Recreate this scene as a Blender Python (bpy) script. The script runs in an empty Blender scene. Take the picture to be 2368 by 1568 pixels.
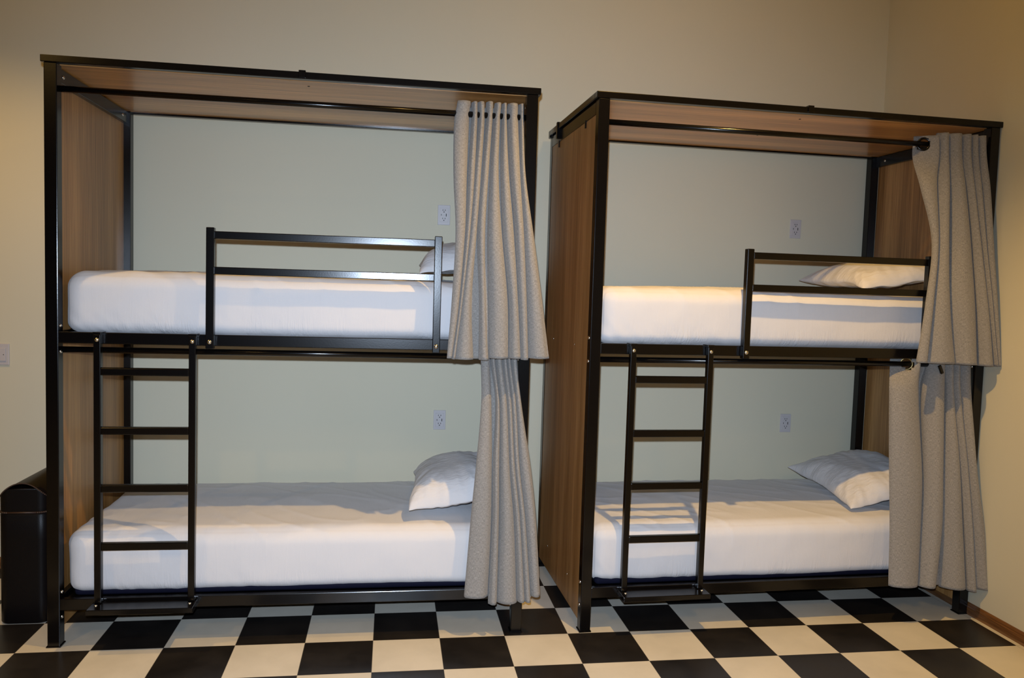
import bpy, bmesh, math, random
from mathutils import Vector, Matrix, noise

scene = bpy.context.scene
COL = scene.collection
R = math.radians

# ------------------------------------------------------------ camera
cam_d = bpy.data.cameras.new('camera')
cam = bpy.data.objects.new('camera', cam_d)
COL.objects.link(cam)
cam.location = (1.5764, -3.6185, 1.6393)
cam.rotation_mode = 'XYZ'
cam.rotation_euler = (1.5065, -0.0308, -0.1492)
cam_d.sensor_fit = 'HORIZONTAL'
cam_d.sensor_width = 36.0
cam_d.lens = 1843.15 / 2368 * 36.0
cam_d.clip_start = 0.05
scene.camera = cam

# ------------------------------------------------------------ world, lights, exposure
world = bpy.data.worlds.new('world')
scene.world = world
world.use_nodes = True
world.node_tree.nodes['Background'].inputs[0].default_value = (0.35, 0.38, 0.42, 1)
world.node_tree.nodes['Background'].inputs[1].default_value = 0.004

CEIL = 3.80


def point(name, loc, power, color, radius):
    d = bpy.data.lights.new(name, 'POINT')
    d.energy = power
    d.color = color
    d.shadow_soft_size = radius
    o = bpy.data.objects.new(name, d)
    o.location = loc
    COL.objects.link(o)
    return o


WARM = (1.0, 0.60, 0.17)


def down(name, loc, power, color, radius, size, blend=1.0):
    d = bpy.data.lights.new(name, 'SPOT')
    d.energy = power
    d.color = color
    d.shadow_soft_size = radius
    d.spot_size = R(size)
    d.spot_blend = blend
    o = bpy.data.objects.new(name, d)
    o.location = loc
    COL.objects.link(o)
    return o


down('ceiling_lamp_light', (2.90, -1.02, 3.70), 232, WARM, 0.03, 112, 0.6)
point('ceiling_lamp_glow', (2.90, -1.02, 3.72), 20, WARM, 0.05)
down('ceiling_lamp_light', (-0.52, -0.25, 3.70), 92, WARM, 0.03, 116, 0.6)
point('ceiling_lamp_glow', (-0.52, -0.25, 3.72), 3.0, WARM, 0.05)
down('ceiling_lamp_light', (2.5, -4.4, 3.60), 215, WARM, 0.22, 150)
down('ceiling_lamp_light', (-1.4, -3.5, 3.60), 110, WARM, 0.04, 165)
# the camera's own pop-up flash, just above the lens
fd = bpy.data.lights.new('camera_flash', 'SPOT')
fd.energy = 545
fd.color = (0.66, 0.80, 1.0)
fd.shadow_soft_size = 0.016
fd.spot_size = R(98)
fd.spot_blend = 1.0
fl = bpy.data.objects.new('camera_flash', fd)
COL.objects.link(fl)
fl.rotation_euler = (cam.rotation_euler[0] - R(10), cam.rotation_euler[1], cam.rotation_euler[2] + R(4.5))
fl.location = Vector(cam.location) + cam.rotation_euler.to_matrix() @ Vector((-0.02, 0.095, 0.0))

scene.view_settings.view_transform = 'Standard'
scene.view_settings.look = 'None'
scene.view_settings.gamma = 1.0
scene.view_settings.use_curve_mapping = False
scene.view_settings.exposure = 0.0

# ------------------------------------------------------------ materials


class NT:
    def __init__(s, name):
        s.m = bpy.data.materials.new(name)
        s.m.use_nodes = True
        s.t = s.m.node_tree
        s.b = s.t.nodes['Principled BSDF']

    def n(s, typ, **kw):
        nd = s.t.nodes.new(typ)
        for k, v in kw.items():
            if k.startswith('i_'):
                key = k[2:]
                key = int(key) if key.isdigit() else key.replace('_', ' ')
                nd.inputs[key].default_value = v
            else:
                setattr(nd, k, v)
        return nd

    def l(s, a, b):
        s.t.links.new(a, b)

    def math(s, op, a, b=None):
        nd = s.t.nodes.new('ShaderNodeMath')
        nd.operation = op
        for i, v in enumerate((a, b)):
            if v is None:
                continue
            if isinstance(v, (int, float)):
                nd.inputs[i].default_value = v
            else:
                s.l(v, nd.inputs[i])
        return nd.outputs[0]

    def pos(s, kind='Object', scale=(1, 1, 1)):
        if kind == 'World':
            o = s.n('ShaderNodeNewGeometry').outputs['Position']
        else:
            o = s.n('ShaderNodeTexCoord').outputs[kind]
        mp = s.n('ShaderNodeMapping')
        mp.inputs['Scale'].default_value = scale
        s.l(o, mp.inputs[0])
        return mp.outputs[0]

    def ramp(s, fac, stops):
        r = s.n('ShaderNodeValToRGB')
        e = r.color_ramp.elements
        while len(e) < len(stops):
            e.new(0.5)
        for i, (p, c) in enumerate(stops):
            e[i].position = p
            e[i].color = (*c, 1)
        s.l(fac, r.inputs[0])
        return r.outputs[0]

    def noise(s, vec, scale, detail=3, rough=0.5):
        nd = s.n('ShaderNodeTexNoise')
        nd.inputs['Scale'].default_value = scale
        nd.inputs['Detail'].default_value = detail
        nd.inputs['Roughness'].default_value = rough
        s.l(vec, nd.inputs['Vector'])
        return nd.outputs[0]

    def bump(s, h, strength, dist):
        nd = s.n('ShaderNodeBump')
        nd.inputs['Strength'].default_value = strength
        nd.inputs['Distance'].default_value = dist
        s.l(h, nd.inputs['Height'])
        s.l(nd.outputs[0], s.b.inputs['Normal'])

    def set(s, color=None, rough=None, metal=None, spec=None, coat=None, coat_r=None, sheen=None):
        if color is not None:
            s.b.inputs['Base Color'].default_value = (*color, 1)
        for k, v in (('Roughness', rough), ('Metallic', metal), ('Specular IOR Level', spec),
                     ('Coat Weight', coat), ('Coat Roughness', coat_r), ('Sheen Weight', sheen)):
            if v is not None:
                s.b.inputs[k].default_value = v
        return s


def mat_metal():
    t = NT('black_gloss_metal').set((0.0025, 0.002, 0.002), 0.20, 0.0, 0.40)
    h = t.noise(t.pos('World', (1, 1, 1)), 160, 2)
    t.bump(h, 0.10, 0.0006)
    return t.m


def mat_wood(name, along, g=1.0, rough=0.36, coat=0.0):
    t = NT(name).set(rough=rough, spec=0.5, coat=coat, coat_r=0.15)
    sc = [38, 38, 38]
    sc[along] = 0.9
    big = [7, 7, 7]
    big[along] = 0.25
    fine = t.noise(t.pos('World', tuple(sc)), 2.6, 5, 0.65)
    broad = t.noise(t.pos('World', tuple(big)), 1.3, 2)
    f = t.math('ADD', t.math('MULTIPLY', fine, 0.55), t.math('MULTIPLY', broad, 0.5))
    c = t.ramp(f, [(0.36, (0.18 * g, 0.083 * g, 0.024 * g)), (0.50, (0.29 * g, 0.143 * g, 0.045 * g)), (0.64, (0.43 * g, 0.230 * g, 0.080 * g))])
    t.l(c, t.b.inputs['Base Color'])
    t.bump(fine, 0.12, 0.0008)
    return t.m


def mat_wall():
    t = NT('wall_paint').set(rough=0.62, spec=0.3)
    p = t.pos('World')
    c = t.ramp(t.noise(p, 1.1, 2), [(0.3, (0.668, 0.625, 0.475)), (0.7, (0.692, 0.648, 0.495))])
    t.l(c, t.b.inputs['Base Color'])
    t.bump(t.noise(p, 170, 3), 0.10, 0.001)
    return t.m


S = 0.305


def mat_floor():
    t = NT('checkered_vinyl')
    p = t.n('ShaderNodeNewGeometry').outputs['Position']
    sep = t.n('ShaderNodeSeparateXYZ')
    t.l(p, sep.inputs[0])
    fx = t.math('DIVIDE', sep.outputs[0], S)
    fy = t.math('DIVIDE', sep.outputs[1], S)
    cell = t.math('ADD', t.math('FLOOR', fx), t.math('FLOOR', fy))
    odd = t.math('FLOORED_MODULO', cell, 2.0)
    ux = t.math('FRACT', fx)
    uy = t.math('FRACT', fy)

    def edge(u):
        return t.math('MINIMUM', u, t.math('SUBTRACT', 1.0, u))
    seam = t.math('LESS_THAN', t.math('MINIMUM', edge(ux), edge(uy)), 0.004)
    strip = t.math('GREATER_THAN', sep.outputs[0], 15 * S)
    odd = t.math('MULTIPLY', odd, t.math('SUBTRACT', 1.0, strip))
    wp = t.pos('World')
    dirt = t.noise(wp, 5.0, 5, 0.6)
    white = t.ramp(dirt, [(0.3, (0.60, 0.56, 0.47)), (0.7, (0.68, 0.635, 0.54))])
    black = t.ramp(dirt, [(0.3, (0.010, 0.009, 0.009)), (0.75, (0.022, 0.019, 0.017))])
    # faint scuffs on the dark tiles
    scv = t.pos('World', (1, 5, 1))
    sc = t.noise(scv, 14, 8, 0.75)
    scm = t.ramp(sc, [(0.66, (0, 0, 0)), (0.78, (1, 1, 1))])
    mx0 = t.n('ShaderNodeMix', data_type='RGBA')
    t.l(t.math('MULTIPLY', scm, 0.10), mx0.inputs[0])
    t.l(black, mx0.inputs[6])
    mx0.inputs[7].default_value = (0.30, 0.27, 0.22, 1)
    mx = t.n('ShaderNodeMix', data_type='RGBA')
    t.l(odd, mx.inputs[0])
    t.l(white, mx.inputs[6])
    t.l(mx0.outputs[2], mx.inputs[7])
    mx2 = t.n('ShaderNodeMix', data_type='RGBA')
    t.l(t.math('MULTIPLY', seam, 0.55), mx2.inputs[0])
    t.l(mx.outputs[2], mx2.inputs[6])
    mx2.inputs[7].default_value = (0.10, 0.09, 0.075, 1)
    t.l(mx2.outputs[2], t.b.inputs['Base Color'])
    rg = t.ramp(dirt, [(0.3, (0.30,) * 3), (0.7, (0.42,) * 3)])
    t.l(rg, t.b.inputs['Roughness'])
    t.b.inputs['Specular IOR Level'].default_value = 0.4
    t.bump(t.noise(wp, 60, 3), 0.04, 0.001)
    return t.m


def mat_sheet(name='white_cotton', pillow=False):
    t = NT(name).set((0.665, 0.655, 0.665), 0.85, spec=0.15, sheen=0.15)
    weave = t.noise(t.pos('Object'), 420, 2)
    if pillow:
        soft = t.noise(t.pos('Object'), 7, 4, 0.6)
        mp = t.n('ShaderNodeMapping')
        mp.inputs['Rotation'].default_value = (0, 0, 0.6)
        mp.inputs['Scale'].default_value = (6, 26, 10)
        t.l(t.n('ShaderNodeTexCoord').outputs['Object'], mp.inputs[0])
        n1 = t.noise(mp.outputs[0], 1.0, 3, 0.5)
        crease = t.math('ABSOLUTE', t.math('SUBTRACT', n1, 0.5))
        h = t.math('ADD', t.math('MULTIPLY', soft, 0.8), t.math('MULTIPLY', crease, 1.0))
        h = t.math('ADD', h, t.math('MULTIPLY', weave, 0.05))
        t.bump(h, 0.40, 0.020)
        return t.m
    tc = t.n('ShaderNodeTexCoord').outputs['Object']
    soft = t.noise(t.pos('Object', (1.0, 1.0, 0.35)), 11, 3, 0.5)
    # short slanting puckers where the sheet is tucked in under the mattress
    mp = t.n('ShaderNodeMapping')
    mp.inputs['Rotation'].default_value = (0, 0.45, 0)
    mp.inputs['Scale'].default_value = (34, 12, 5)
    t.l(tc, mp.inputs[0])
    n1 = t.noise(mp.outputs[0], 1.0, 4, 0.6)
    puck = t.math('ABSOLUTE', t.math('SUBTRACT', n1, 0.5))
    sep = t.n('ShaderNodeSeparateXYZ')
    t.l(tc, sep.inputs[0])
    mr = t.n('ShaderNodeMapRange')
    mr.inputs[1].default_value = 0.11
    mr.inputs[2].default_value = 0.01
    t.l(sep.outputs[2], mr.inputs[0])
    mask2 = t.noise(t.pos('Object', (3, 1, 0.1)), 1.2, 2)
    mr2 = t.n('ShaderNodeMapRange')
    mr2.inputs[1].default_value = 0.42
    mr2.inputs[2].default_value = 0.62
    t.l(mask2, mr2.inputs[0])
    puck = t.math('MULTIPLY', t.math('MULTIPLY', puck, mr.outputs[0]), mr2.outputs[0])
    # long faint creases running over the edge
    mp2 = t.n('ShaderNodeMapping')
    mp2.inputs['Rotation'].default_value = (0, 0, 0.5)
    mp2.inputs['Scale'].default_value = (16, 2.2, 2.2)
    t.l(tc, mp2.inputs[0])
    n2 = t.noise(mp2.outputs[0], 1.0, 3, 0.5)
    cre = t.math('POWER', t.math('SUBTRACT', 1.0, t.math('ABSOLUTE', t.math('SUBTRACT', n2, 0.5))), 30.0)
    h = t.math('ADD', t.math('MULTIPLY', soft, 0.35), t.math('MULTIPLY', puck, 2.4))
    h = t.math('ADD', h, t.math('MULTIPLY', cre, 0.035))
    h = t.math('ADD', h, t.math('MULTIPLY', weave, 0.05))
    t.bump(h, 0.45, 0.016)
    return t.m


def mat_linen():
    t = NT('grey_linen').set(rough=0.9, spec=0.1, sheen=0.2)
    h1 = t.noise(t.pos('UV', (60, 1400, 1)), 1.0, 3, 0.7)
    h2 = t.noise(t.pos('UV', (900, 90, 1)), 1.0, 3, 0.7)
    w = t.math('ADD', t.math('MULTIPLY', h1, 0.5), t.math('MULTIPLY', h2, 0.5))
    c = t.ramp(w, [(0.36, (0.125, 0.121, 0.115)), (0.50, (0.250, 0.238, 0.222)), (0.62, (0.43, 0.405, 0.375))])
    t.l(c, t.b.inputs['Base Color'])
    t.bump(w, 0.35, 0.0012)
    return t.m


def mat_simple(name, color, rough, metal=0.0, spec=0.5, bump=0.0, bscale=100):
    t = NT(name).set(color, rough, metal, spec)
    if bump:
        t.bump(t.noise(t.pos('Object'), bscale, 3), bump, 0.001)
    return t.m


def mat_leather():
    t = NT('black_leather').set((0.005, 0.004, 0.004), 0.40, spec=0.18)
    v = t.n('ShaderNodeTexVoronoi')
    v.inputs['Scale'].default_value = 260
    t.l(t.pos('Object'), v.inputs['Vector'])
    t.bump(v.outputs['Distance'], 0.25, 0.0006)
    return t.m


def mat_basewood():
    t = NT('stained_skirting_wood').set(rough=0.3, spec=0.5, coat=0.3)
    f = t.noise(t.pos('World', (20, 1.2, 20)), 5, 4)
    c = t.ramp(f, [(0.3, (0.10, 0.040, 0.012)), (0.7, (0.22, 0.10, 0.035))])
    t.l(c, t.b.inputs['Base Color'])
    return t.m


M = dict(metal=mat_metal(), wood_v=mat_wood('brown_laminate', 2, 1.12), wood_h=mat_wood('brown_laminate_lightened', 0, 1.7, 0.30, 0.15),  # wood_h: same laminate, colour lightened to stand in for reflected light
         wall=mat_wall(), floor=mat_floor(), sheet=mat_sheet(), pillow=mat_sheet('pillowcase_cotton', True), linen=mat_linen(),
         chrome=mat_simple('bolt_steel', (0.75, 0.74, 0.72), 0.22, 1.0),
         navy=mat_simple('navy_ticking', (0.004, 0.005, 0.019), 0.8, 0, 0.2, 0.3, 300),
         brass=mat_simple('antique_brass', (0.22, 0.16, 0.07), 0.35, 1.0),
         plastic=mat_simple('white_plastic', (0.56, 0.53, 0.53), 0.4, 0, 0.4),
         dark=mat_simple('dark_recess', (0.02, 0.018, 0.018), 0.7),
         leather=mat_leather(), base=mat_basewood(),
         piping=mat_simple('brown_piping', (0.045, 0.022, 0.013), 0.5, 0, 0.5),
         unlit_wall=mat_simple('wall_paint_darkened', (0.05, 0.045, 0.04), 0.8, 0, 0.2, 0.1, 80),  # unlit room behind the camera, its darkness put into the wall colour
         ceil=mat_simple('ceiling_paint', (0.60, 0.58, 0.52), 0.8, 0, 0.2, 0.1, 80))

# ------------------------------------------------------------ helpers


def link(name, bm, mat, parent=None, smooth=False, loc=None):
    me = bpy.data.meshes.new(name)
    bm.to_mesh(me)
    bm.free()
    me.materials.append(mat)
    if smooth:
        for p in me.polygons:
            p.use_smooth = True
    o = bpy.data.objects.new(name, me)
    COL.objects.link(o)
    if parent is not None:
        o.parent = parent
    if loc is not None:
        o.location = loc
    return o


def tag(o, label, cat, group=None, kind=None):
    if label:
        o['label'] = label
    if cat:
        o['category'] = cat
    if group:
        o['group'] = group
    if kind:
        o['kind'] = kind
    return o


def struct(name, bm, mat, label, smooth=False):
    o = link(name, bm, mat, smooth=smooth)
    o['kind'] = 'structure'
    o['label'] = label
    return o


def thing(name, label, cat, loc, rz=0.0, group=None):
    o = bpy.data.objects.new(name, None)
    o.empty_display_size = 0.1
    COL.objects.link(o)
    o.location = loc
    o.rotation_euler = (0, 0, rz)
    return tag(o, label, cat, group)


def box(bm, a, b, bev=0.0, seg=2):
    a, b = Vector(a), Vector(b)
    r = bmesh.ops.create_cube(bm, size=1.0)
    vs = r['verts']
    bmesh.ops.scale(bm, vec=(b - a), verts=vs)
    bmesh.ops.translate(bm, vec=(a + b) / 2, verts=vs)
    if bev:
        es = list({e for v in vs for e in v.link_edges})
        bmesh.ops.bevel(bm, geom=es, offset=bev, segments=seg, affect='EDGES', profile=0.5)
    return bm


def nb(a, b, bev=0.0, seg=2):
    return box(bmesh.new(), a, b, bev, seg)


def tube(bm, a, b, r, n=20):
    a, b = Vector(a), Vector(b)
    d = b - a
    q = Vector((0, 0, 1)).rotation_difference(d)
    mt = Matrix.Translation((a + b) / 2) @ q.to_matrix().to_4x4()
    bmesh.ops.create_cone(bm, cap_ends=True, segments=n, radius1=r, radius2=r, depth=d.length, matrix=mt)
    return bm


def dome(bm, loc, r, axis, h=0.7):
    q = Vector((0, 0, 1)).rotation_difference(Vector(axis))
    mt = Matrix.Translation(loc) @ q.to_matrix().to_4x4() @ Matrix.Diagonal((1, 1, h, 1))
    bmesh.ops.create_uvsphere(bm, u_segments=14, v_segments=8, radius=r, matrix=mt)
    return bm


def torus(bm, R0, r, mt, nu=28, nv=10):
    vs = []
    for i in range(nu):
        a = 2 * math.pi * i / nu
        for j in range(nv):
            b = 2 * math.pi * j / nv
            vs.append(bm.verts.new(mt @ Vector(((R0 + r * math.cos(b)) * math.cos(a), (R0 + r * math.cos(b)) * math.sin(a), r * math.sin(b)))))
    for i in range(nu):
        for j in range(nv):
            bm.faces.new((vs[i * nv + j], vs[((i + 1) % nu) * nv + j], vs[((i + 1) % nu) * nv + (j + 1) % nv], vs[i * nv + (j + 1) % nv]))
    return bm


# ------------------------------------------------------------ the room
XR, YW = 4.617, 1.085
XL, YF = -5.0, -9.5
struct('floor', nb((XL, YF, -0.05), (XR, YW, 0)), M['floor'], 'black and cream checkered vinyl tile floor')
struct('wall_back', nb((XL, YW, 0), (XR + 0.1, YW + 0.1, CEIL)), M['wall'], 'pale green-grey painted back wall behind the bunks')
struct('wall_right', nb((XR, YF, 0), (XR + 0.1, YW, CEIL)), M['wall'], 'pale painted wall on the right')
struct('wall_left', nb((XL - 0.1, YF, 0), (XL, YW + 0.1, CEIL)), M['wall'], 'pale painted wall on the left')
struct('wall_front', nb((XL, YF - 0.1, 0), (XR + 0.1, YF, CEIL)), M['unlit_wall'], 'unseen wall far behind the camera, its colour darkened for an unlit room')
struct('ceiling', nb((XL, YF, CEIL), (XR + 0.1, YW + 0.1, CEIL + 0.1)), M['ceil'], 'pale painted ceiling')


def skirting(name, pts, a, b, mat, label):
    # profile (offset from wall, height) swept from a to b
    bm = bmesh.new()
    ends = []
    a, b = Vector(a), Vector(b)
    d = (b - a).normalized()
    nrm = Vector((d.y, -d.x, 0))
    for p in (a, b):
        ends.append([bm.verts.new(p + nrm * o + Vector((0, 0, z))) for o, z in pts])
    n = len(pts)
    for i in range(n):
        bm.faces.new((ends[0][i], ends[0][(i + 1) % n], ends[1][(i + 1) % n], ends[1][i]))
    bm.faces.new(ends[0])
    bm.faces.new(list(reversed(ends[1])))
    bmesh.ops.recalc_face_normals(bm, faces=bm.faces)
    return struct(name, bm, mat, label)


prof = [(0, 0), (0.014, 0), (0.014, 0.040), (0.011, 0.045), (0.011, 0.050), (0.006, 0.058), (0.003, 0.062), (0, 0.062)]
skirting('baseboard_right', [(-o, z) for o, z in prof], (XR - 0.0005, YF + 0.02, 0), (XR - 0.0005, YW - 0.02, 0), M['base'],
         'low brown wooden skirting along the right wall')
skirting('baseboard_back', prof, (XL + 0.02, YW - 0.0005, 0), (XR - 0.02, YW - 0.0005, 0), M['base'],
         'low brown wooden skirting along the back wall')

# ------------------------------------------------------------ bunk beds
L, D, H = 2.1063, 1.00, 2.553
PW = 0.052


def bunk(pose, label, lad, guard, backright=0.0):
    x0, y0, th = pose
    t = thing('bunk_bed', label, 'bunk bed', (x0, y0, 0), th, 'black steel and brown panel bunk beds')
    k = M['metal']
    zt = 2.523
    # four corner posts
    for (a, b) in ((0, 0), (L - PW, 0), (0, D - PW), (L - PW, D - PW)):
        sx = backright if (a > 1 and b > 0.5) else 0
        p = link('post', nb((a - sx, b, 0.004), (a - sx + PW, b + PW, zt), 0.003), k, t)
        link('foot_plate', nb((a - sx - 0.004, b - 0.004, 0), (a - sx + PW + 0.004, b + PW + 0.004, 0.006), 0.001), k, p)
    # top frame, overhanging the posts a little
    e = 0.012
    link('top_frame_rail', nb((-e, -0.004, zt), (L + e, 0.036, H), 0.003), k, t)
    link('top_frame_rail', nb((-e, D - 0.032, zt - 0.012), (L + e, D + 0.004, H), 0.003), k, t)
    link('top_frame_rail', nb((-e, 0.036, zt), (0.028, D - 0.032, H), 0.003), k, t)
    link('top_frame_rail', nb((L - 0.028, 0.036, zt), (L + e, D - 0.032, H), 0.003), k, t)
    # canopy panel
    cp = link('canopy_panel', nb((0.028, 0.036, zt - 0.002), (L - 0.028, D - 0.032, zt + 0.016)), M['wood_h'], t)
    for sx, sy in ((1.07, 0.12), (1.07, 0.56)):
        link('screw', dome(bmesh.new(), (sx, sy, zt - 0.002), 0.006, (0, 0, -1), 0.4), M['dark'], cp)
    # end rails and end panels
    for side in (0, 1):
        xo = 0.0 if side == 0 else L
        s = 1 if side == 0 else -1
        xa, xb = sorted((xo, xo + s * 0.040))
        er = link('end_rail', nb((xa, PW, 2.455), (xb, D - PW, 2.516), 0.003), k, t)
        for sy in (0.10, 0.86):
            link('bolt', dome(bmesh.new(), (xo + s * 0.040, sy, 2.484), 0.0085, (s, 0, 0)), M['chrome'], er, True)
        link('end_rail', nb((xa, PW, 1.345), (xb - 0.0, D - PW, 1.392), 0.003) if False else
             nb((min(xo + s * 0.018, xo + s * 0.045), PW, 1.345), (max(xo + s * 0.018, xo + s * 0.045), D - PW, 1.392), 0.003), k, t)
        link('end_rail', nb((min(xo + s * 0.018, xo + s * 0.045), PW, 0.166), (max(xo + s * 0.018, xo + s * 0.045), D - PW, 0.216), 0.003), k, t)
        xa, xb = sorted((xo + s * 0.002, xo + s * 0.017))
        pn = link('end_panel', nb((xa, PW - 0.002, 0.045), (xb, D - PW + 0.002, 2.456), 0.001, 1), M['wood_v'], t)
        xf = xo + s * 0.002
        for sy, sz in ((0.738, 0.181), (0.285, 0.184), (0.764, 1.361), (0.302, 1.364)):
            link('screw', dome(bmesh.new(), (xf, sy, sz), 0.006, (-s, 0, 0), 0.5), M['chrome'], pn, True)
        for sy in (0.225, 0.776):
            xa, xb = sorted((xo - s * 0.004, xo + s * 0.004))
            link('hook_tab', nb((xa, sy - 0.006, 2.425), (xb, sy + 0.006, 2.462), 0.001), k, t)
    # clips over the top frame
    link('clip', nb((1.040, -0.010, zt + 0.004), (1.070, 0.030, H + 0.006), 0.002), k, t)
    link('clip', nb((-e - 0.006, 0.76, 2.47), (0.02, 0.785, H + 0.008), 0.002), k, t)
    # bed rails and decks
    for z0, z1 in ((1.342, 1.392), (0.164, 0.216)):
        link('bed_rail', nb((PW - 0.001, 0.002, z0), (L - PW + 0.001, 0.030, z1), 0.003), k, t)
        link('bed_rail', nb((PW - 0.001, D - 0.030, z0), (L - PW + 0.001, D - 0.004, z1), 0.003), k, t)
        link('bed_base', nb((0.048, 0.0295, z1 - 0.030), (L - 0.048, D - 0.0295, z1 - 0.0175), 0.001, 1), k, t)
    # corner bolts on the posts
    for z in (1.415, 1.305, 0.24, 0.13):
        for xx, ax in ((PW, 1), (0.0, -1), (L - PW, -1)):
            link('post_bolt', dome(bmesh.new(), (xx, 0.026, z), 0.009, (ax, 0, 0)), M['chrome'], t, True)
    # curtain rods
    for z in (2.425, 1.312):
        link('curtain_rod', tube(bmesh.new(), (PW - 0.002, 0.045, z), (L - PW + 0.002, 0.045, z), 0.0135), k, t, True)
    # ladder
    xl, xr = lad
    bm = bmesh.new()
    for xx in (xl, xr):
        box(bm, (xx, -0.030, 0.205), (xx + 0.029, 0.0, 1.385), 0.003)
        box(bm, (xx - 0.003, -0.030, 1.383), (xx + 0.032, 0.030, 1.3955), 0.002)
    ld = link('ladder', bm, k, t)
    for z in (1.225, 0.967, 0.713, 0.455):
        link('rung', nb((xl + 0.028, -0.029, z - 0.0165), (xr + 0.001, -0.001, z + 0.0165), 0.004), k, ld)
    st = link('step', nb((xl - 0.010, -0.100, 0.178), (xr + 0.039, 0.001, 0.203), 0.003), k, ld)
    for xx in (xl, xr):
        link('bolt', dome(bmesh.new(), (xx + 0.0145, -0.030, 1.362), 0.0095, (0, -1, 0)), M['chrome'], ld, True)
        link('bolt', dome(bmesh.new(), (xx + 0.0145, -0.050, 0.203), 0.007, (0, 0, 1)), M['chrome'], st, True)
    # guard rail
    gl, gr = guard
    bm = bmesh.new()
    for xx in (gl, gr):
        box(bm, (xx, -0.034, 1.332), (xx + 0.034, 0.0, 1.860), 0.003)
    for z in (1.828, 1.674):
        box(bm, (gl + 0.033, -0.031, z - 0.0165), (gr + 0.001, -0.002, z + 0.0165), 0.003)
    gd = link('guard_rail', bm, k, t)
    for xx in (gl, gr):
        link('bolt', dome(bmesh.new(), (xx + 0.017, -0.034, 1.362), 0.0105, (0, -1, 0)), M['chrome'], gd, True)
    return t


POSE_A = (0.1146, 0.0419, -0.0035)
POSE_B = (2.5004, 0.0073, 0.0284)
bunk(POSE_A, 'left black steel bunk bed with brown canopy, the one beside the black ottoman',
     (0.203, 0.593), (0.663, 1.649))
bunk(POSE_B, 'right bunk bed beside the right wall, showing its brown outer end panel',
     (0.190, 0.576), (0.752, 1.725), backright=0.018)


def place(b, x, y, z=0.0):
    ox, oy, th = b
    c, s = math.cos(th), math.sin(th)
    return (ox + c * x - s * y, oy + s * x + c * y, z)


# ------------------------------------------------------------ mattresses
def rounded_sheet(lx, ly, h, seed, amp=1.0):
    """A rounded box (origin at its left front bottom corner) with cloth wrinkles."""
    bm = bmesh.new()
    nx, ny, nz = 180, 84, 26
    grid = {}

    def key(i, j, k):
        return (i, j, k)

    def vert(i, j, k):
        kk = key(i, j, k)
        if kk in grid:
            return grid[kk]
        # denser samples near the edges
        def f(t):
            return 0.5 - 0.5 * math.cos(math.pi * t) * (0.35) - (0.5 - t) * 0.65 - 0.5 * 0.0 + 0.0
        def g(t):
            return t * 0.65 + (0.5 - 0.5 * math.cos(math.pi * t)) * 0.35
        p = Vector((g(i / nx) * lx, g(j / ny) * ly, k / nz * h))
        rz = 0.072 if p.z > h / 2 else 0.050
        r = 0.068
        rx = 0.075
        q = Vector((min(max(p.x, rx), lx - rx), min(max(p.y, r), ly - r), min(max(p.z, rz), h - rz)))
        d = p - q
        if d.length > 1e-7:
            e = Vector((d.x / rx, d.y / r, d.z / rz))
            m = max(abs(e.x), abs(e.y), abs(e.z))
            e2 = e.normalized() * m
            n = e.normalized()
            p = q + Vector((e2.x * rx, e2.y * r, e2.z * rz))
        else:
            n = Vector((0, 0, 1))
        # crown on top, slight belly at the sides
        u, v = p.x / lx, p.y / ly
        top = max(0.0, (p.z / h - 0.5) * 2)
        p.z += top * (0.022 * math.sin(math.pi * min(max(v, 0), 1)) ** 0.6 * math.sin(math.pi * min(max(u, 0), 1)) ** 0.4 - 0.012)
        zz = p.z / h
        side = 1.0 - min(1.0, abs(zz - 0.5) * 2) ** 2
        if j == 0 or j == ny:
            p.y += (-1 if j == 0 else 1) * 0.006 * side
        # wrinkles
        s3 = Vector((seed * 7.3, seed * 3.1, 0))
        w = noise.noise(Vector((p.x * 2.2, p.y * 2.8, p.z * 2.0)) + s3) * 0.006
        diag = noise.noise(Vector((p.x * 16 + p.z * 14, p.y * 10, p.z * 4)) + s3)
        low = max(0.0, 1.0 - zz * 1.6) ** 1.5
        endf = math.exp(-p.x / 0.28) + 0.35 * math.exp(-abs(p.x - lx * 0.3) / 0.25) + 0.15
        w += -abs(diag) * 0.010 * low * endf * amp
        rid = 1 - abs(noise.noise(Vector((p.x * 5 + p.y * 5.5, p.y * 2 - p.x * 1.2, 0)) + s3))
        w += (rid ** 8) * 0.005 * top * amp
        fin = noise.noise(Vector((p.x * 9 - p.z * 3, p.y * 9, p.z * 9)) + s3)
        w += fin * 0.0022
        p += n * w
        grid[kk] = bm.verts.new(p)
        return grid[kk]

    for i in range(nx):
        for j in range(ny):
            bm.faces.new((vert(i, j, nz), vert(i + 1, j, nz), vert(i + 1, j + 1, nz), vert(i, j + 1, nz)))
    for i in range(0, nx):
        for k in range(nz):
            bm.faces.new((vert(i, 0, k), vert(i + 1, 0, k), vert(i + 1, 0, k + 1), vert(i, 0, k + 1)))
            bm.faces.new((vert(i + 1, ny, k), vert(i, ny, k), vert(i, ny, k + 1), vert(i + 1, ny, k + 1)))
    for j in range(ny):
        for k in range(nz):
            bm.faces.new((vert(0, j + 1, k), vert(0, j, k), vert(0, j, k + 1), vert(0, j + 1, k + 1)))
            bm.faces.new((vert(nx, j, k), vert(nx, j + 1, k), vert(nx, j + 1, k + 1), vert(nx, j, k + 1)))
    # closed underside
    ring = []
    for i in range(nx):
        for j in range(ny):
            bm.faces.new((vert(i, j, 0), vert(i, j + 1, 0), vert(i + 1, j + 1, 0), vert(i + 1, j, 0)))
    return bm


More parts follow.
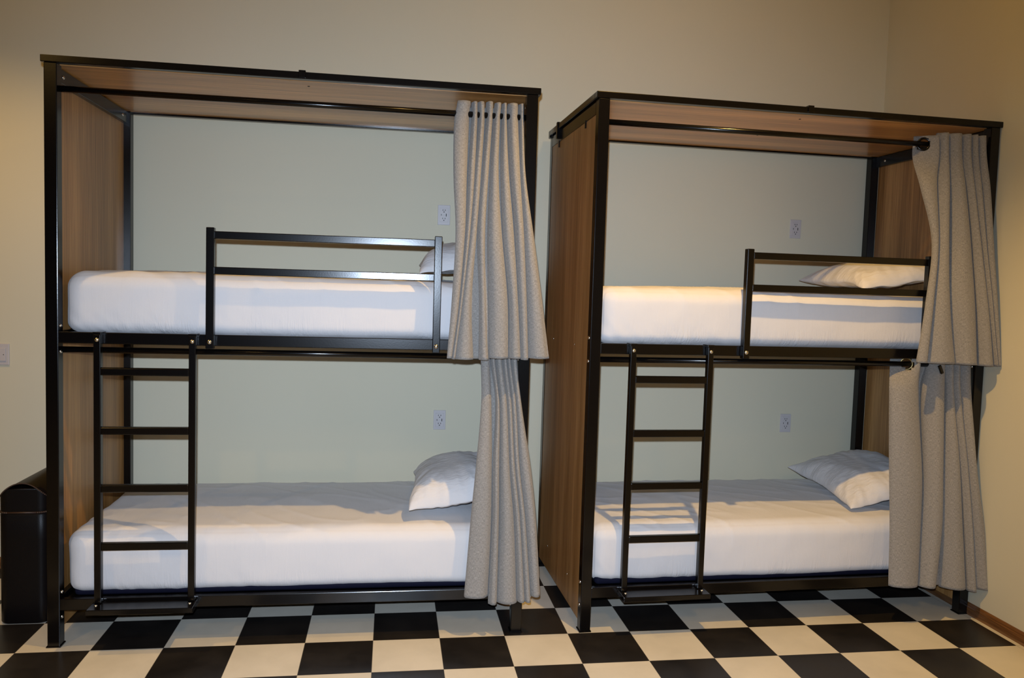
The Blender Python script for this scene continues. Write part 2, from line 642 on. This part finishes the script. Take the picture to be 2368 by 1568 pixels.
def mattress(b, z, seed, label, sheet_h, core_h, inset=0.03):
    lx, ly = L - 0.112, D - 0.085
    o = place(b, 0.056, 0.042, z)
    t = thing('mattress', label, 'mattress', o, b[2], 'white-sheeted bunk mattresses')
    link('mattress_core', nb((inset, inset - 0.012, 0.0), (lx - inset, ly - inset, core_h + 0.08), 0.02, 3), M['navy'], t)
    link('fitted_sheet', rounded_sheet(lx, ly, sheet_h, seed), M['sheet'], t, True, (0, 0, core_h))
    return t


ZU, ZL = 1.381, 0.205
mattress(POSE_A, ZU, 1, 'white-sheeted mattress on the upper deck of the left bunk', 0.279, 0.001, 0.08)
mattress(POSE_A, ZL, 2, 'white-sheeted mattress on the lower deck of the left bunk', 0.295, 0.011)
mattress(POSE_B, ZU, 3, 'cream-lit white mattress on the upper deck of the right bunk', 0.281, 0.001, 0.08)
mattress(POSE_B, ZL, 4, 'white mattress low in the right bunk, striped by the ladder shadow', 0.297, 0.009)

# loose corner of the sheet hanging under the left upper deck
bm = bmesh.new()
nu, nv = 16, 8
vs = [[bm.verts.new((0.0 + 0.12 * i / nu, 0.004 * math.sin(i * 1.3 + j), -0.030 * (j / nv) * math.sin(math.pi * (0.08 + 0.84 * i / nu)) * (1.2 + 0.2 * math.sin(i * 1.1)))) for j in range(nv + 1)] for i in range(nu + 1)]
for i in range(nu):
    for j in range(nv):
        bm.faces.new((vs[i][j], vs[i + 1][j], vs[i + 1][j + 1], vs[i][j + 1]))
bmesh.ops.solidify(bm, geom=bm.faces[:], thickness=0.002)
hang = link('sheet_corner', bm, M['sheet'], [o for o in bpy.data.objects if o.name == 'mattress'][0], True, (0.155, 0.12, -0.012))


# ------------------------------------------------------------ pillows
def pillow_mesh(a, b, th, seed, flat=0.0):
    """a: half width (x), b: half length (y), th: half thickness; closed two-sided cushion."""
    bm = bmesh.new()
    n = 44
    s3 = Vector((seed * 5.7, seed * 2.3, seed * 1.1))
    tops = {}

    def pt(i, j, sgn):
        u = -1 + 2 * i / n
        v = -1 + 2 * j / n
        # ease to edges
        u = math.sin(u * math.pi / 2) * 0.55 + u * 0.45
        v = math.sin(v * math.pi / 2) * 0.55 + v * 0.45
        x = a * u * (1 - 0.09 * (1 - v * v) * abs(u) ** 3)
        y = b * v * (1 - 0.07 * (1 - u * u) * abs(v) ** 3)
        f = max(0.0, (1 - u ** 4)) ** 0.52 * max(0.0, (1 - v ** 4)) ** 0.52
        f = f * (0.82 + 0.18 * (1 - u * u) * (1 - v * v))
        z = th * f * (1.0 if sgn > 0 else -0.55)
        e = 1 - f
        # creases running in from the edges and corners
        ang = math.atan2(v, u)
        rad = math.hypot(u, v)
        cr = noise.noise(Vector((ang * 5.0, rad * 1.3, sgn)) + s3)
        cr2 = noise.noise(Vector((x * 14, y * 5, sgn * 2)) + s3)
        z += sgn * min(1, f * 3) * (-abs(cr) * 0.026 * min(1.0, rad * 0.9) - abs(cr2) * 0.010)
        z += 0.016 * noise.noise(Vector((u * 1.6, v * 1.6, 0.3)) + s3)
        # front open end of the case sags, edges wave
        z += -flat * max(0.0, -v) ** 3 * (1 - f)
        x += 0.008 * noise.noise(Vector((v * 4, 1.7, 0)) + s3) * abs(u)
        y += 0.008 * noise.noise(Vector((u * 4, 4.1, 0)) + s3) * abs(v)
        return Vector((x, y, z))

    def vert(i, j, sgn):
        edge = i in (0, n) or j in (0, n)
        kk = (i, j, 0 if edge else sgn)
        if kk not in tops:
            p = pt(i, j, sgn)
            if edge:
                q = pt(i, j, -sgn)
                p = (p + q) / 2
            tops[kk] = bm.verts.new(p)
        return tops[kk]

    for sgn in (1, -1):
        for i in range(n):
            for j in range(n):
                f = [vert(i, j, sgn), vert(i + 1, j, sgn), vert(i + 1, j + 1, sgn), vert(i, j + 1, sgn)]
                if sgn < 0:
                    f.reverse()
                if len(set(f)) == 4:
                    bm.faces.new(f)
    return bm


def pillow(b, c, rot, dims, seed, label, flat=0.03):
    bm = pillow_mesh(*dims, seed, flat)
    o = link('pillow', bm, M['pillow'], None, True)
    o.location = place(b, *c)
    o.rotation_euler = (rot[0], rot[1], rot[2] + b[2])
    md = o.modifiers.new('soft', 'SUBSURF')
    md.levels = md.render_levels = 1
    return tag(o, label, 'pillow', 'white bed pillows')


pillow(POSE_A, (1.800, 0.43, 0.622), (R(0), R(-9), R(-4)), (0.225, 0.345, 0.130), 1,
       'plump white pillow on the left bunk lower bed, partly behind the curtain')
pillow(POSE_B, (1.765, 0.48, 0.622), (R(3), R(-10), R(-4)), (0.265, 0.360, 0.100), 2,
       'white pillow on the right bunk lower bed, half in shade')
pillow(POSE_A, (1.825, 0.50, 1.768), (R(2), R(-10), R(-2)), (0.235, 0.345, 0.105), 3,
       'white pillow on the left bunk upper bed, behind the guard rail post')
pillow(POSE_B, (1.78, 0.47, 1.765), (R(2), R(-9), R(-3)), (0.285, 0.350, 0.098), 4,
       'white pillow on the right bunk upper bed, seen between the guard bars')

# ------------------------------------------------------------ curtains
CURTAINS = {
    'a1': [
        (0.02, [(1.738, 1.801, 2.481), (1.807, 1.831, 2.48), (1.834, 1.864, 2.482), (1.874, 1.904, 2.485), (1.914, 1.942, 2.483), (1.948, 1.966, 2.482), (1.974, 2.02, 2.484), (2.026, 2.046, 2.484)]),
        (0.02, [(1.725, 1.795, 2.397), (1.807, 1.833, 2.401), (1.839, 1.866, 2.403), (1.874, 1.902, 2.405), (1.908, 1.938, 2.407), (1.946, 1.968, 2.409), (1.974, 2.022, 2.412), (2.028, 2.048, 2.414)]),
        (-0.03, [(1.724, 1.788, 2.147), (1.796, 1.821, 2.15), (1.823, 1.85, 2.151), (1.858, 1.884, 2.153), (1.894, 1.931, 2.155), (1.943, 1.978, 2.158), (1.986, 2.032, 2.16), (2.034, 2.054, 2.162)]),
        (-0.06, [(1.738, 1.785, 1.875), (1.787, 1.804, 1.876), (1.804, 1.835, 1.877), (1.841, 1.873, 1.878), (1.888, 1.951, 1.881), (1.957, 2.006, 1.884), (2.012, 2.052, 1.885), (2.054, 2.096, 1.887)]),
        (-0.08, [(1.727, 1.764, 1.565), (1.766, 1.776, 1.565), (1.772, 1.819, 1.566), (1.856, 1.883, 1.568), (1.895, 1.989, 1.57), (1.993, 2.031, 1.571), (2.037, 2.071, 1.573), (2.073, 2.145, 1.575)]),
        (-0.09, [(1.712, 1.735, 1.314), (1.737, 1.749, 1.31), (1.747, 1.833, 1.309), (1.862, 1.901, 1.308), (1.903, 1.994, 1.316), (2.0, 2.052, 1.317), (2.054, 2.084, 1.312), (2.085, 2.184, 1.319)]),
    ],
    'a2': [
        (0.01, [(1.877, 1.922, 1.293), (1.926, 1.946, 1.294), (1.948, 1.98, 1.294), (1.982, 2.001, 1.295), (2.003, 2.019, 1.296), (2.023, 2.05, 1.296)]),
        (-0.02, [(1.881, 1.929, 1.108), (1.952, 1.966, 1.108), (1.97, 2.002, 1.109), (2.004, 2.023, 1.109), (2.025, 2.043, 1.109), (2.045, 2.069, 1.109)]),
        (-0.05, [(1.862, 1.939, 0.811), (1.945, 1.971, 0.811), (1.977, 2.021, 0.811), (2.023, 2.044, 0.81), (2.046, 2.066, 0.81), (2.068, 2.119, 0.81)]),
        (-0.06, [(1.844, 1.944, 0.571), (1.948, 1.975, 0.569), (1.979, 2.05, 0.569), (2.052, 2.074, 0.569), (2.076, 2.099, 0.568), (2.101, 2.15, 0.567)]),
        (-0.07, [(1.821, 1.934, 0.197), (1.939, 1.975, 0.164), (1.977, 2.075, 0.166), (2.077, 2.108, 0.172), (2.11, 2.136, 0.171), (2.138, 2.181, 0.196)]),
    ],
    'b1': [
        (0.0, [(1.64, 1.774, 2.466), (1.779, 1.829, 2.481), (1.835, 1.905, 2.481), (1.91, 1.955, 2.482), (1.96, 1.989, 2.481), (1.995, 2.039, 2.479)]),
        (0.0, [(1.64, 1.78, 2.36), (1.789, 1.836, 2.366), (1.845, 1.914, 2.37), (1.919, 1.963, 2.373), (1.968, 2.0, 2.376), (2.005, 2.05, 2.379)]),
        (-0.03, [(1.671, 1.765, 2.208), (1.772, 1.828, 2.212), (1.842, 1.925, 2.216), (1.93, 1.964, 2.22), (1.969, 2.006, 2.222), (2.011, 2.056, 2.224)]),
        (-0.06, [(1.723, 1.759, 1.929), (1.764, 1.824, 1.931), (1.849, 1.958, 1.936), (1.963, 1.998, 1.939), (2.003, 2.025, 1.941), (2.03, 2.072, 1.942)]),
        (-0.09, [(1.688, 1.731, 1.629), (1.736, 1.835, 1.631), (1.844, 1.981, 1.635), (1.988, 2.037, 1.637), (2.04, 2.057, 1.639), (2.059, 2.089, 1.639)]),
        (-0.11, [(1.644, 1.703, 1.331), (1.709, 1.877, 1.328), (1.883, 1.995, 1.324), (2.013, 2.082, 1.319), (2.085, 2.095, 1.319), (2.097, 2.112, 1.319)]),
    ],
    'b2': [
        (0.0, [(1.584, 1.75, 1.315), (1.81, 1.897, 1.317), (1.902, 1.939, 1.319), (1.942, 1.977, 1.319), (1.984, 2.042, 1.32)]),
        (-0.01, [(1.588, 1.759, 1.189), (1.796, 1.898, 1.191), (1.908, 1.938, 1.191), (1.943, 1.978, 1.191), (1.988, 2.046, 1.192)]),
        (-0.06, [(1.584, 1.772, 0.757), (1.794, 1.885, 0.756), (1.9, 1.98, 0.754), (1.985, 2.017, 0.754), (2.022, 2.075, 0.753)]),
        (-0.09, [(1.582, 1.759, 0.478), (1.774, 1.875, 0.475), (1.887, 1.999, 0.471), (2.004, 2.037, 0.47), (2.042, 2.117, 0.469)]),
        (-0.12, [(1.574, 1.741, 0.202), (1.751, 1.83, 0.193), (1.882, 2.014, 0.179), (2.02, 2.057, 0.165), (2.064, 2.163, 0.171)]),
    ],
}


def catmull(p0, p1, p2, p3, t):
    return 0.5 * ((2 * p1) + (-p0 + p2) * t + (2 * p0 - 5 * p1 + 4 * p2 - p3) * t * t + (-p0 + 3 * p1 - 3 * p2 + p3) * t ** 3)


def spline(pts, t):
    n = len(pts)
    i = min(int(t), n - 2)
    f = t - i
    return catmull(pts[max(i - 1, 0)], pts[i], pts[i + 1], pts[min(i + 2, n - 1)], f)


def curtain(b, rows, top_z, header_z, first_open, label, seed, grommet=None, maxback=0.08, xmax=9.0):
    """rows: (front y, [(fold left x, fold right x, z)...]) from the top down."""
    random.seed(seed)
    lines = []
    rr = list(rows)
    if top_z is not None:
        yf, fl_ = rr[0]
        rr.insert(0, (yf, [(l_, r_, top_z) for l_, r_, z_ in fl_]))
    for ri, (yf, folds) in enumerate(rr):
        pts = []
        head = folds[0][2] > header_z
        for i, (l_, r_, z) in enumerate(folds):
            w = r_ - l_
            dep = min(max(0.45 * w + 0.022, 0.030), maxback)
            if head:
                dep = 0.052
            yb = yf + dep
            if i == 0 and first_open and head:
                gx = grommet[0]
                seq = [(l_ + 0.036, yf + 0.078), ((l_ + 0.036 + gx) / 2, yf + 0.064), (gx, yf + 0.045), ((gx + r_) / 2 + 0.008, yf + 0.016), (r_ - 0.003, yf + 0.012)]
            elif i == 0:
                seq = [(l_ + 0.004, yf + 0.55 * dep), (l_ + 0.10 * w, yf + 0.25 * dep), (l_ + 0.42 * w, yf + 0.0 * dep), (l_ + 0.78 * w, yf + 0.08 * dep), (r_, yf + 0.55 * dep)]
            else:
                seq = [(l_ - 0.001, yf + 0.80 * dep), (l_ + 0.10 * w, yf + 0.42 * dep), (l_ + 0.40 * w, yf + 0.03 * dep), (l_ + 0.76 * w, yf + 0.08 * dep), (r_, yf + 0.55 * dep)]
            for x, y in seq:
                pts.append(Vector((min(x, xmax), y, z)))
            if i < len(folds) - 1:
                nl = folds[i + 1][0]
                nz_ = folds[i + 1][2]
                gap = nl - r_
                # cloth tucks back under the ridge, then returns
                zv = (z + nz_) / 2 - (0.016 if ri == 0 and head else 0)
                pts.append(Vector((r_ - 0.004 * (gap < 0.008), yb + 0.002, zv)))
                pts.append(Vector((nl + 0.004 * (gap < 0.008), yb + 0.006, zv)))
        # right hem tucks back
        l_, r_, z = folds[-1]
        pts.append(Vector((min(r_, xmax) - 0.003, yf + 0.028, z)))
        lines.append(pts)
    nk = len(lines[0])
    SUB = 7
    NV = 90
    cols = (nk - 1) * SUB + 1
    # arc-length like parameter for the rows, by average z
    zs = [sum(p.z for p in ln) / nk for ln in lines]
    rowpts = []
    for v in range(NV + 1):
        zt = zs[0] + (zs[-1] - zs[0]) * v / NV
        i = 0
        while i < len(zs) - 2 and zt < zs[i + 1]:
            i += 1
        f = (zt - zs[i]) / (zs[i + 1] - zs[i])
        ctrl = []
        for q in range(nk):
            p0, p1, p2, p3 = lines[max(i - 1, 0)][q], lines[i][q], lines[i + 1][q], lines[min(i + 2, len(zs) - 1)][q]
            # finite difference tangents scaled for the uneven row spacing
            h = zs[i + 1] - zs[i]
            m1 = (p2 - p0) / ((zs[min(i + 1, len(zs) - 1)] - zs[max(i - 1, 0)]) or 1) * h
            m2 = (p3 - p1) / ((zs[min(i + 2, len(zs) - 1)] - zs[i]) or 1) * h
            t2, t3 = f * f, f ** 3
            ctrl.append((2 * t3 - 3 * t2 + 1) * p1 + (t3 - 2 * t2 + f) * m1 + (-2 * t3 + 3 * t2) * p2 + (t3 - t2) * m2)
        rowpts.append(ctrl)
    bm = bmesh.new()
    uvl = bm.loops.layers.uv.new('UVMap')
    grid = []
    uvs = []
    for v in range(NV + 1):
        line = []
        ul = []
        acc = 0.0
        prev = None
        for c in range(cols):
            p = spline(rowpts[v], c / SUB)
            nz = noise.noise(Vector((c * 0.06 + seed * 9, p.z * 3.0, 0)))
            p = p + Vector((0, nz * 0.004, 0))
            if prev is not None:
                acc += (p - prev).length
            prev = p
            line.append(bm.verts.new(p))
            ul.append((acc, p.z))
        grid.append(line)
        uvs.append(ul)
    for v in range(NV):
        for c in range(cols - 1):
            q = [(v, c), (v + 1, c), (v + 1, c + 1), (v, c + 1)]
            if grommet:
                cx = sum(grid[a][d].co.x for a, d in q) / 4
                cz = sum(grid[a][d].co.z for a, d in q) / 4
                if c < 5 * SUB and math.hypot(cx - grommet[0], cz - grommet[2]) < 0.026:
                    continue
            f = bm.faces.new([grid[a][d] for a, d in q])
            for lp, (a, d) in zip(f.loops, q):
                lp[uvl].uv = uvs[a][d]
    root = thing('curtain', label, 'curtain', place(b, 0, 0, 0), b[2], 'grey linen bunk curtains')
    cl = link('curtain_cloth', bm, M['linen'], root, True)
    md = cl.modifiers.new('thickness', 'SOLIDIFY')
    md.thickness = 0.0028
    md.offset = 0
    if grommet:
        bm = bmesh.new()
        mt = Matrix.Translation((grommet[0], grommet[1], grommet[2])) @ Matrix.Rotation(R(-28), 4, 'Z') @ Matrix.Rotation(R(90), 4, 'X') @ Matrix.Diagonal((1, 1, 0.6, 1))
        torus(bm, 0.0285, 0.0060, mt)
        link('grommet', bm, grommet[3], root, True)
    return root


curtain(POSE_A, CURTAINS['a1'], None, 2.39, False,
        'grey linen curtain of the left bunk upper bed, flaring wide over the post', 1, maxback=0.07)
curtain(POSE_A, CURTAINS['a2'], 1.336, 1.20, False,
        'grey linen curtain of the left bunk lower bed, tightly pleated at the top', 2, maxback=0.06)
curtain(POSE_B, CURTAINS['b1'], None, 2.35, True,
        'grey linen curtain of the right bunk upper bed, with a dark eyelet', 3,
        grommet=(1.712, 0.046, 2.425, M['metal']), maxback=0.075, xmax=2.108)
curtain(POSE_B, CURTAINS['b2'], 1.341, 1.20, True,
        'grey linen curtain of the right bunk lower bed, with a brass eyelet', 4,
        grommet=(1.692, 0.046, 1.312, M['brass']), maxback=0.08, xmax=2.112)


# small black clip holding the lower right curtain header
o = link('curtain_clip', nb((-0.008, -0.006, -0.024), (0.008, 0.006, 0.022), 0.003), M['metal'])
o.location = place(POSE_B, 1.845, -0.012, 1.292)
o.rotation_euler = (0, R(-25), POSE_B[2])
tag(o, 'small black clip on the top pleats of the right bunk lower curtain', 'clip')


# ------------------------------------------------------------ wall outlets and switch
def outlet(x, z, label):
    t = thing('wall_outlet', label, 'wall outlet', (x, YW, z), 0, 'white wall outlets behind the bunks')
    link('cover_plate', nb((-0.036, -0.006, -0.058), (0.036, 0, 0.058), 0.002), M['plastic'], t)
    fc = link('socket_face', nb((-0.025, -0.0085, -0.041), (0.025, -0.0055, 0.041), 0.001), M['plastic'], t)
    bm = bmesh.new()
    for s in (-1, 1):
        zc = s * 0.024
        box(bm, (-0.0085, -0.0092, zc), (-0.0055, -0.0082, zc + 0.008))
        box(bm, (0.0055, -0.0092, zc), (0.0085, -0.0082, zc + 0.008))
        tube(bm, (0, -0.0092, zc - 0.007), (0, -0.0082, zc - 0.007), 0.003, 12)
    box(bm, (-0.0165, -0.0092, -0.004), (-0.0135, -0.0082, 0.005))
    box(bm, (0.0115, -0.0092, -0.008), (0.0155, -0.0082, 0.008))
    link('socket_slots', bm, M['dark'], fc)
    link('reset_button', nb((-0.006, -0.0105, -0.006), (0.005, -0.0082, 0.004), 0.0005), M['plastic'], fc)
    return t


outlet(1.868, 2.050, 'white wall outlet above the upper mattress of the left bunk')
outlet(1.872, 0.843, 'white wall outlet above the lower mattress of the left bunk')
outlet(4.062, 2.059, 'white wall outlet above the upper mattress of the right bunk')
outlet(4.064, 0.835, 'white wall outlet above the lower mattress of the right bunk')

t = thing('light_switch', 'white rocker light switch on the back wall left of the left bunk', 'light switch', (-0.5425, YW, 1.190))
link('switch_plate', nb((-0.060, -0.007, -0.058), (0.060, 0, 0.060), 0.003), M['plastic'], t)
rk = link('rocker', nb((-0.0445, -0.012, -0.036), (0.0445, -0.006, 0.036), 0.002), M['plastic'], t)
link('indicator', dome(bmesh.new(), (0.034, -0.012, 0.0), 0.0025, (0, -1, 0), 0.4), M['dark'], rk)

# ------------------------------------------------------------ black leather ottoman
t = thing('ottoman', 'black leather ottoman with a domed top, beside the foot of the left bunk', 'ottoman', (-0.093, 0.30, 0))
W2, DP = 0.108, 0.46


def rbox_prism(w, d, z0, z1, r, n=8, inset=0.0):
    bm = bmesh.new()
    ring = []
    for cx, cy, a0 in ((w - r, r, -90), (w - r, d - r, 0), (-w + r, d - r, 90), (-w + r, r, 180)):
        for i in range(n + 1):
            a = R(a0 + 90 * i / n)
            ring.append((cx + r * math.cos(a), cy + r * math.sin(a)))
    return bm, ring


bm, ring = rbox_prism(W2, DP, 0, 0.53, 0.045)
levels = [(0.004, 0.004), (0.0, 0.012), (0.0, 0.10), (0.0, 0.25), (0.0, 0.40), (0.0, 0.520), (0.006, 0.528)]
prev = None
for ins, z in levels:
    vs = []
    for x, y in ring:
        fx = 1 - ins / W2
        fy = 1 - ins / (DP / 2)
        vs.append(bm.verts.new((x * fx, DP / 2 + (y - DP / 2) * fy, z)))
    if prev:
        for i in range(len(vs)):
            bm.faces.new((prev[i], prev[(i + 1) % len(vs)], vs[(i + 1) % len(vs)], vs[i]))
    else:
        bm.faces.new(list(reversed(vs)))
    prev = vs
bm.faces.new(prev)
link('ottoman_body', bm, M['leather'], t, True)
# domed lid: barrel vault across its width
bm, ring = rbox_prism(W2, DP, 0, 0, 0.045)
NS = 14
base = [bm.verts.new((x * 0.985, DP / 2 + (y - DP / 2) * 0.995, 0.530)) for x, y in ring]
prev = base
for s in range(1, NS + 1):
    # side wall follows the arch: height depends on x
    f = s / NS
    vs = []
    for x, y in ring:
        hx = 0.066 + 0.072 * (1 - (abs(x) / W2) ** 2.1)
        vs.append(bm.verts.new((x, y, 0.536 + (hx - 0.006) * f)))
    for i in range(len(vs)):
        bm.faces.new((prev[i], prev[(i + 1) % len(vs)], vs[(i + 1) % len(vs)], vs[i]))
    prev = vs
# top surface: grid strips between matching points (front/back pairs)
n = len(ring)
NX = 30
xs = [-W2 + 2 * W2 * i / NX for i in range(NX + 1)]


def ylim(x):
    r = 0.045
    ax = abs(x)
    if ax > W2 - r:
        dd = math.sqrt(max(0, r * r - (ax - (W2 - r)) ** 2))
        return r - dd, DP - r + dd
    return 0.0, DP


cols_ = []
for x in xs:
    a, b = ylim(x)
    hx = 0.066 + 0.072 * (1 - (abs(x) / W2) ** 2.1)
    cols_.append([bm.verts.new((x, a + (b - a) * j / 10, 0.536 + hx - 0.006)) for j in range(11)])
for i in range(NX):
    for j in range(10):
        bm.faces.new((cols_[i][j], cols_[i + 1][j], cols_[i + 1][j + 1], cols_[i][j + 1]))
bmesh.ops.remove_doubles(bm, verts=bm.verts[:], dist=0.003)
bmesh.ops.recalc_face_normals(bm, faces=bm.faces)
lid = link('ottoman_lid', bm, M['leather'], t, True)
# piping at the lid seam and along the arch
bm = bmesh.new()
pr = [Vector((x, y, 0.531)) for x, y in ring]
for i in range(len(pr)):
    a, b = pr[i], pr[(i + 1) % len(pr)]
    if (b - a).length > 1e-5:
        tube(bm, a, b, 0.0045, 8)
link('piping', bm, M['piping'], t, True)
bm = bmesh.new()
pr = []
for i in range(41):
    x = -W2 + 2 * W2 * i / 40
    a, b = ylim(x)
    hx = 0.066 + 0.072 * (1 - (abs(x) / W2) ** 2.1)
    pr.append(Vector((x, a, 0.536 + hx - 0.006)))
for a, b in zip(pr, pr[1:]):
    if (b - a).length > 1e-5:
        tube(bm, a, b, 0.003, 8)
link('arch_piping', bm, M['piping'], lid, True)
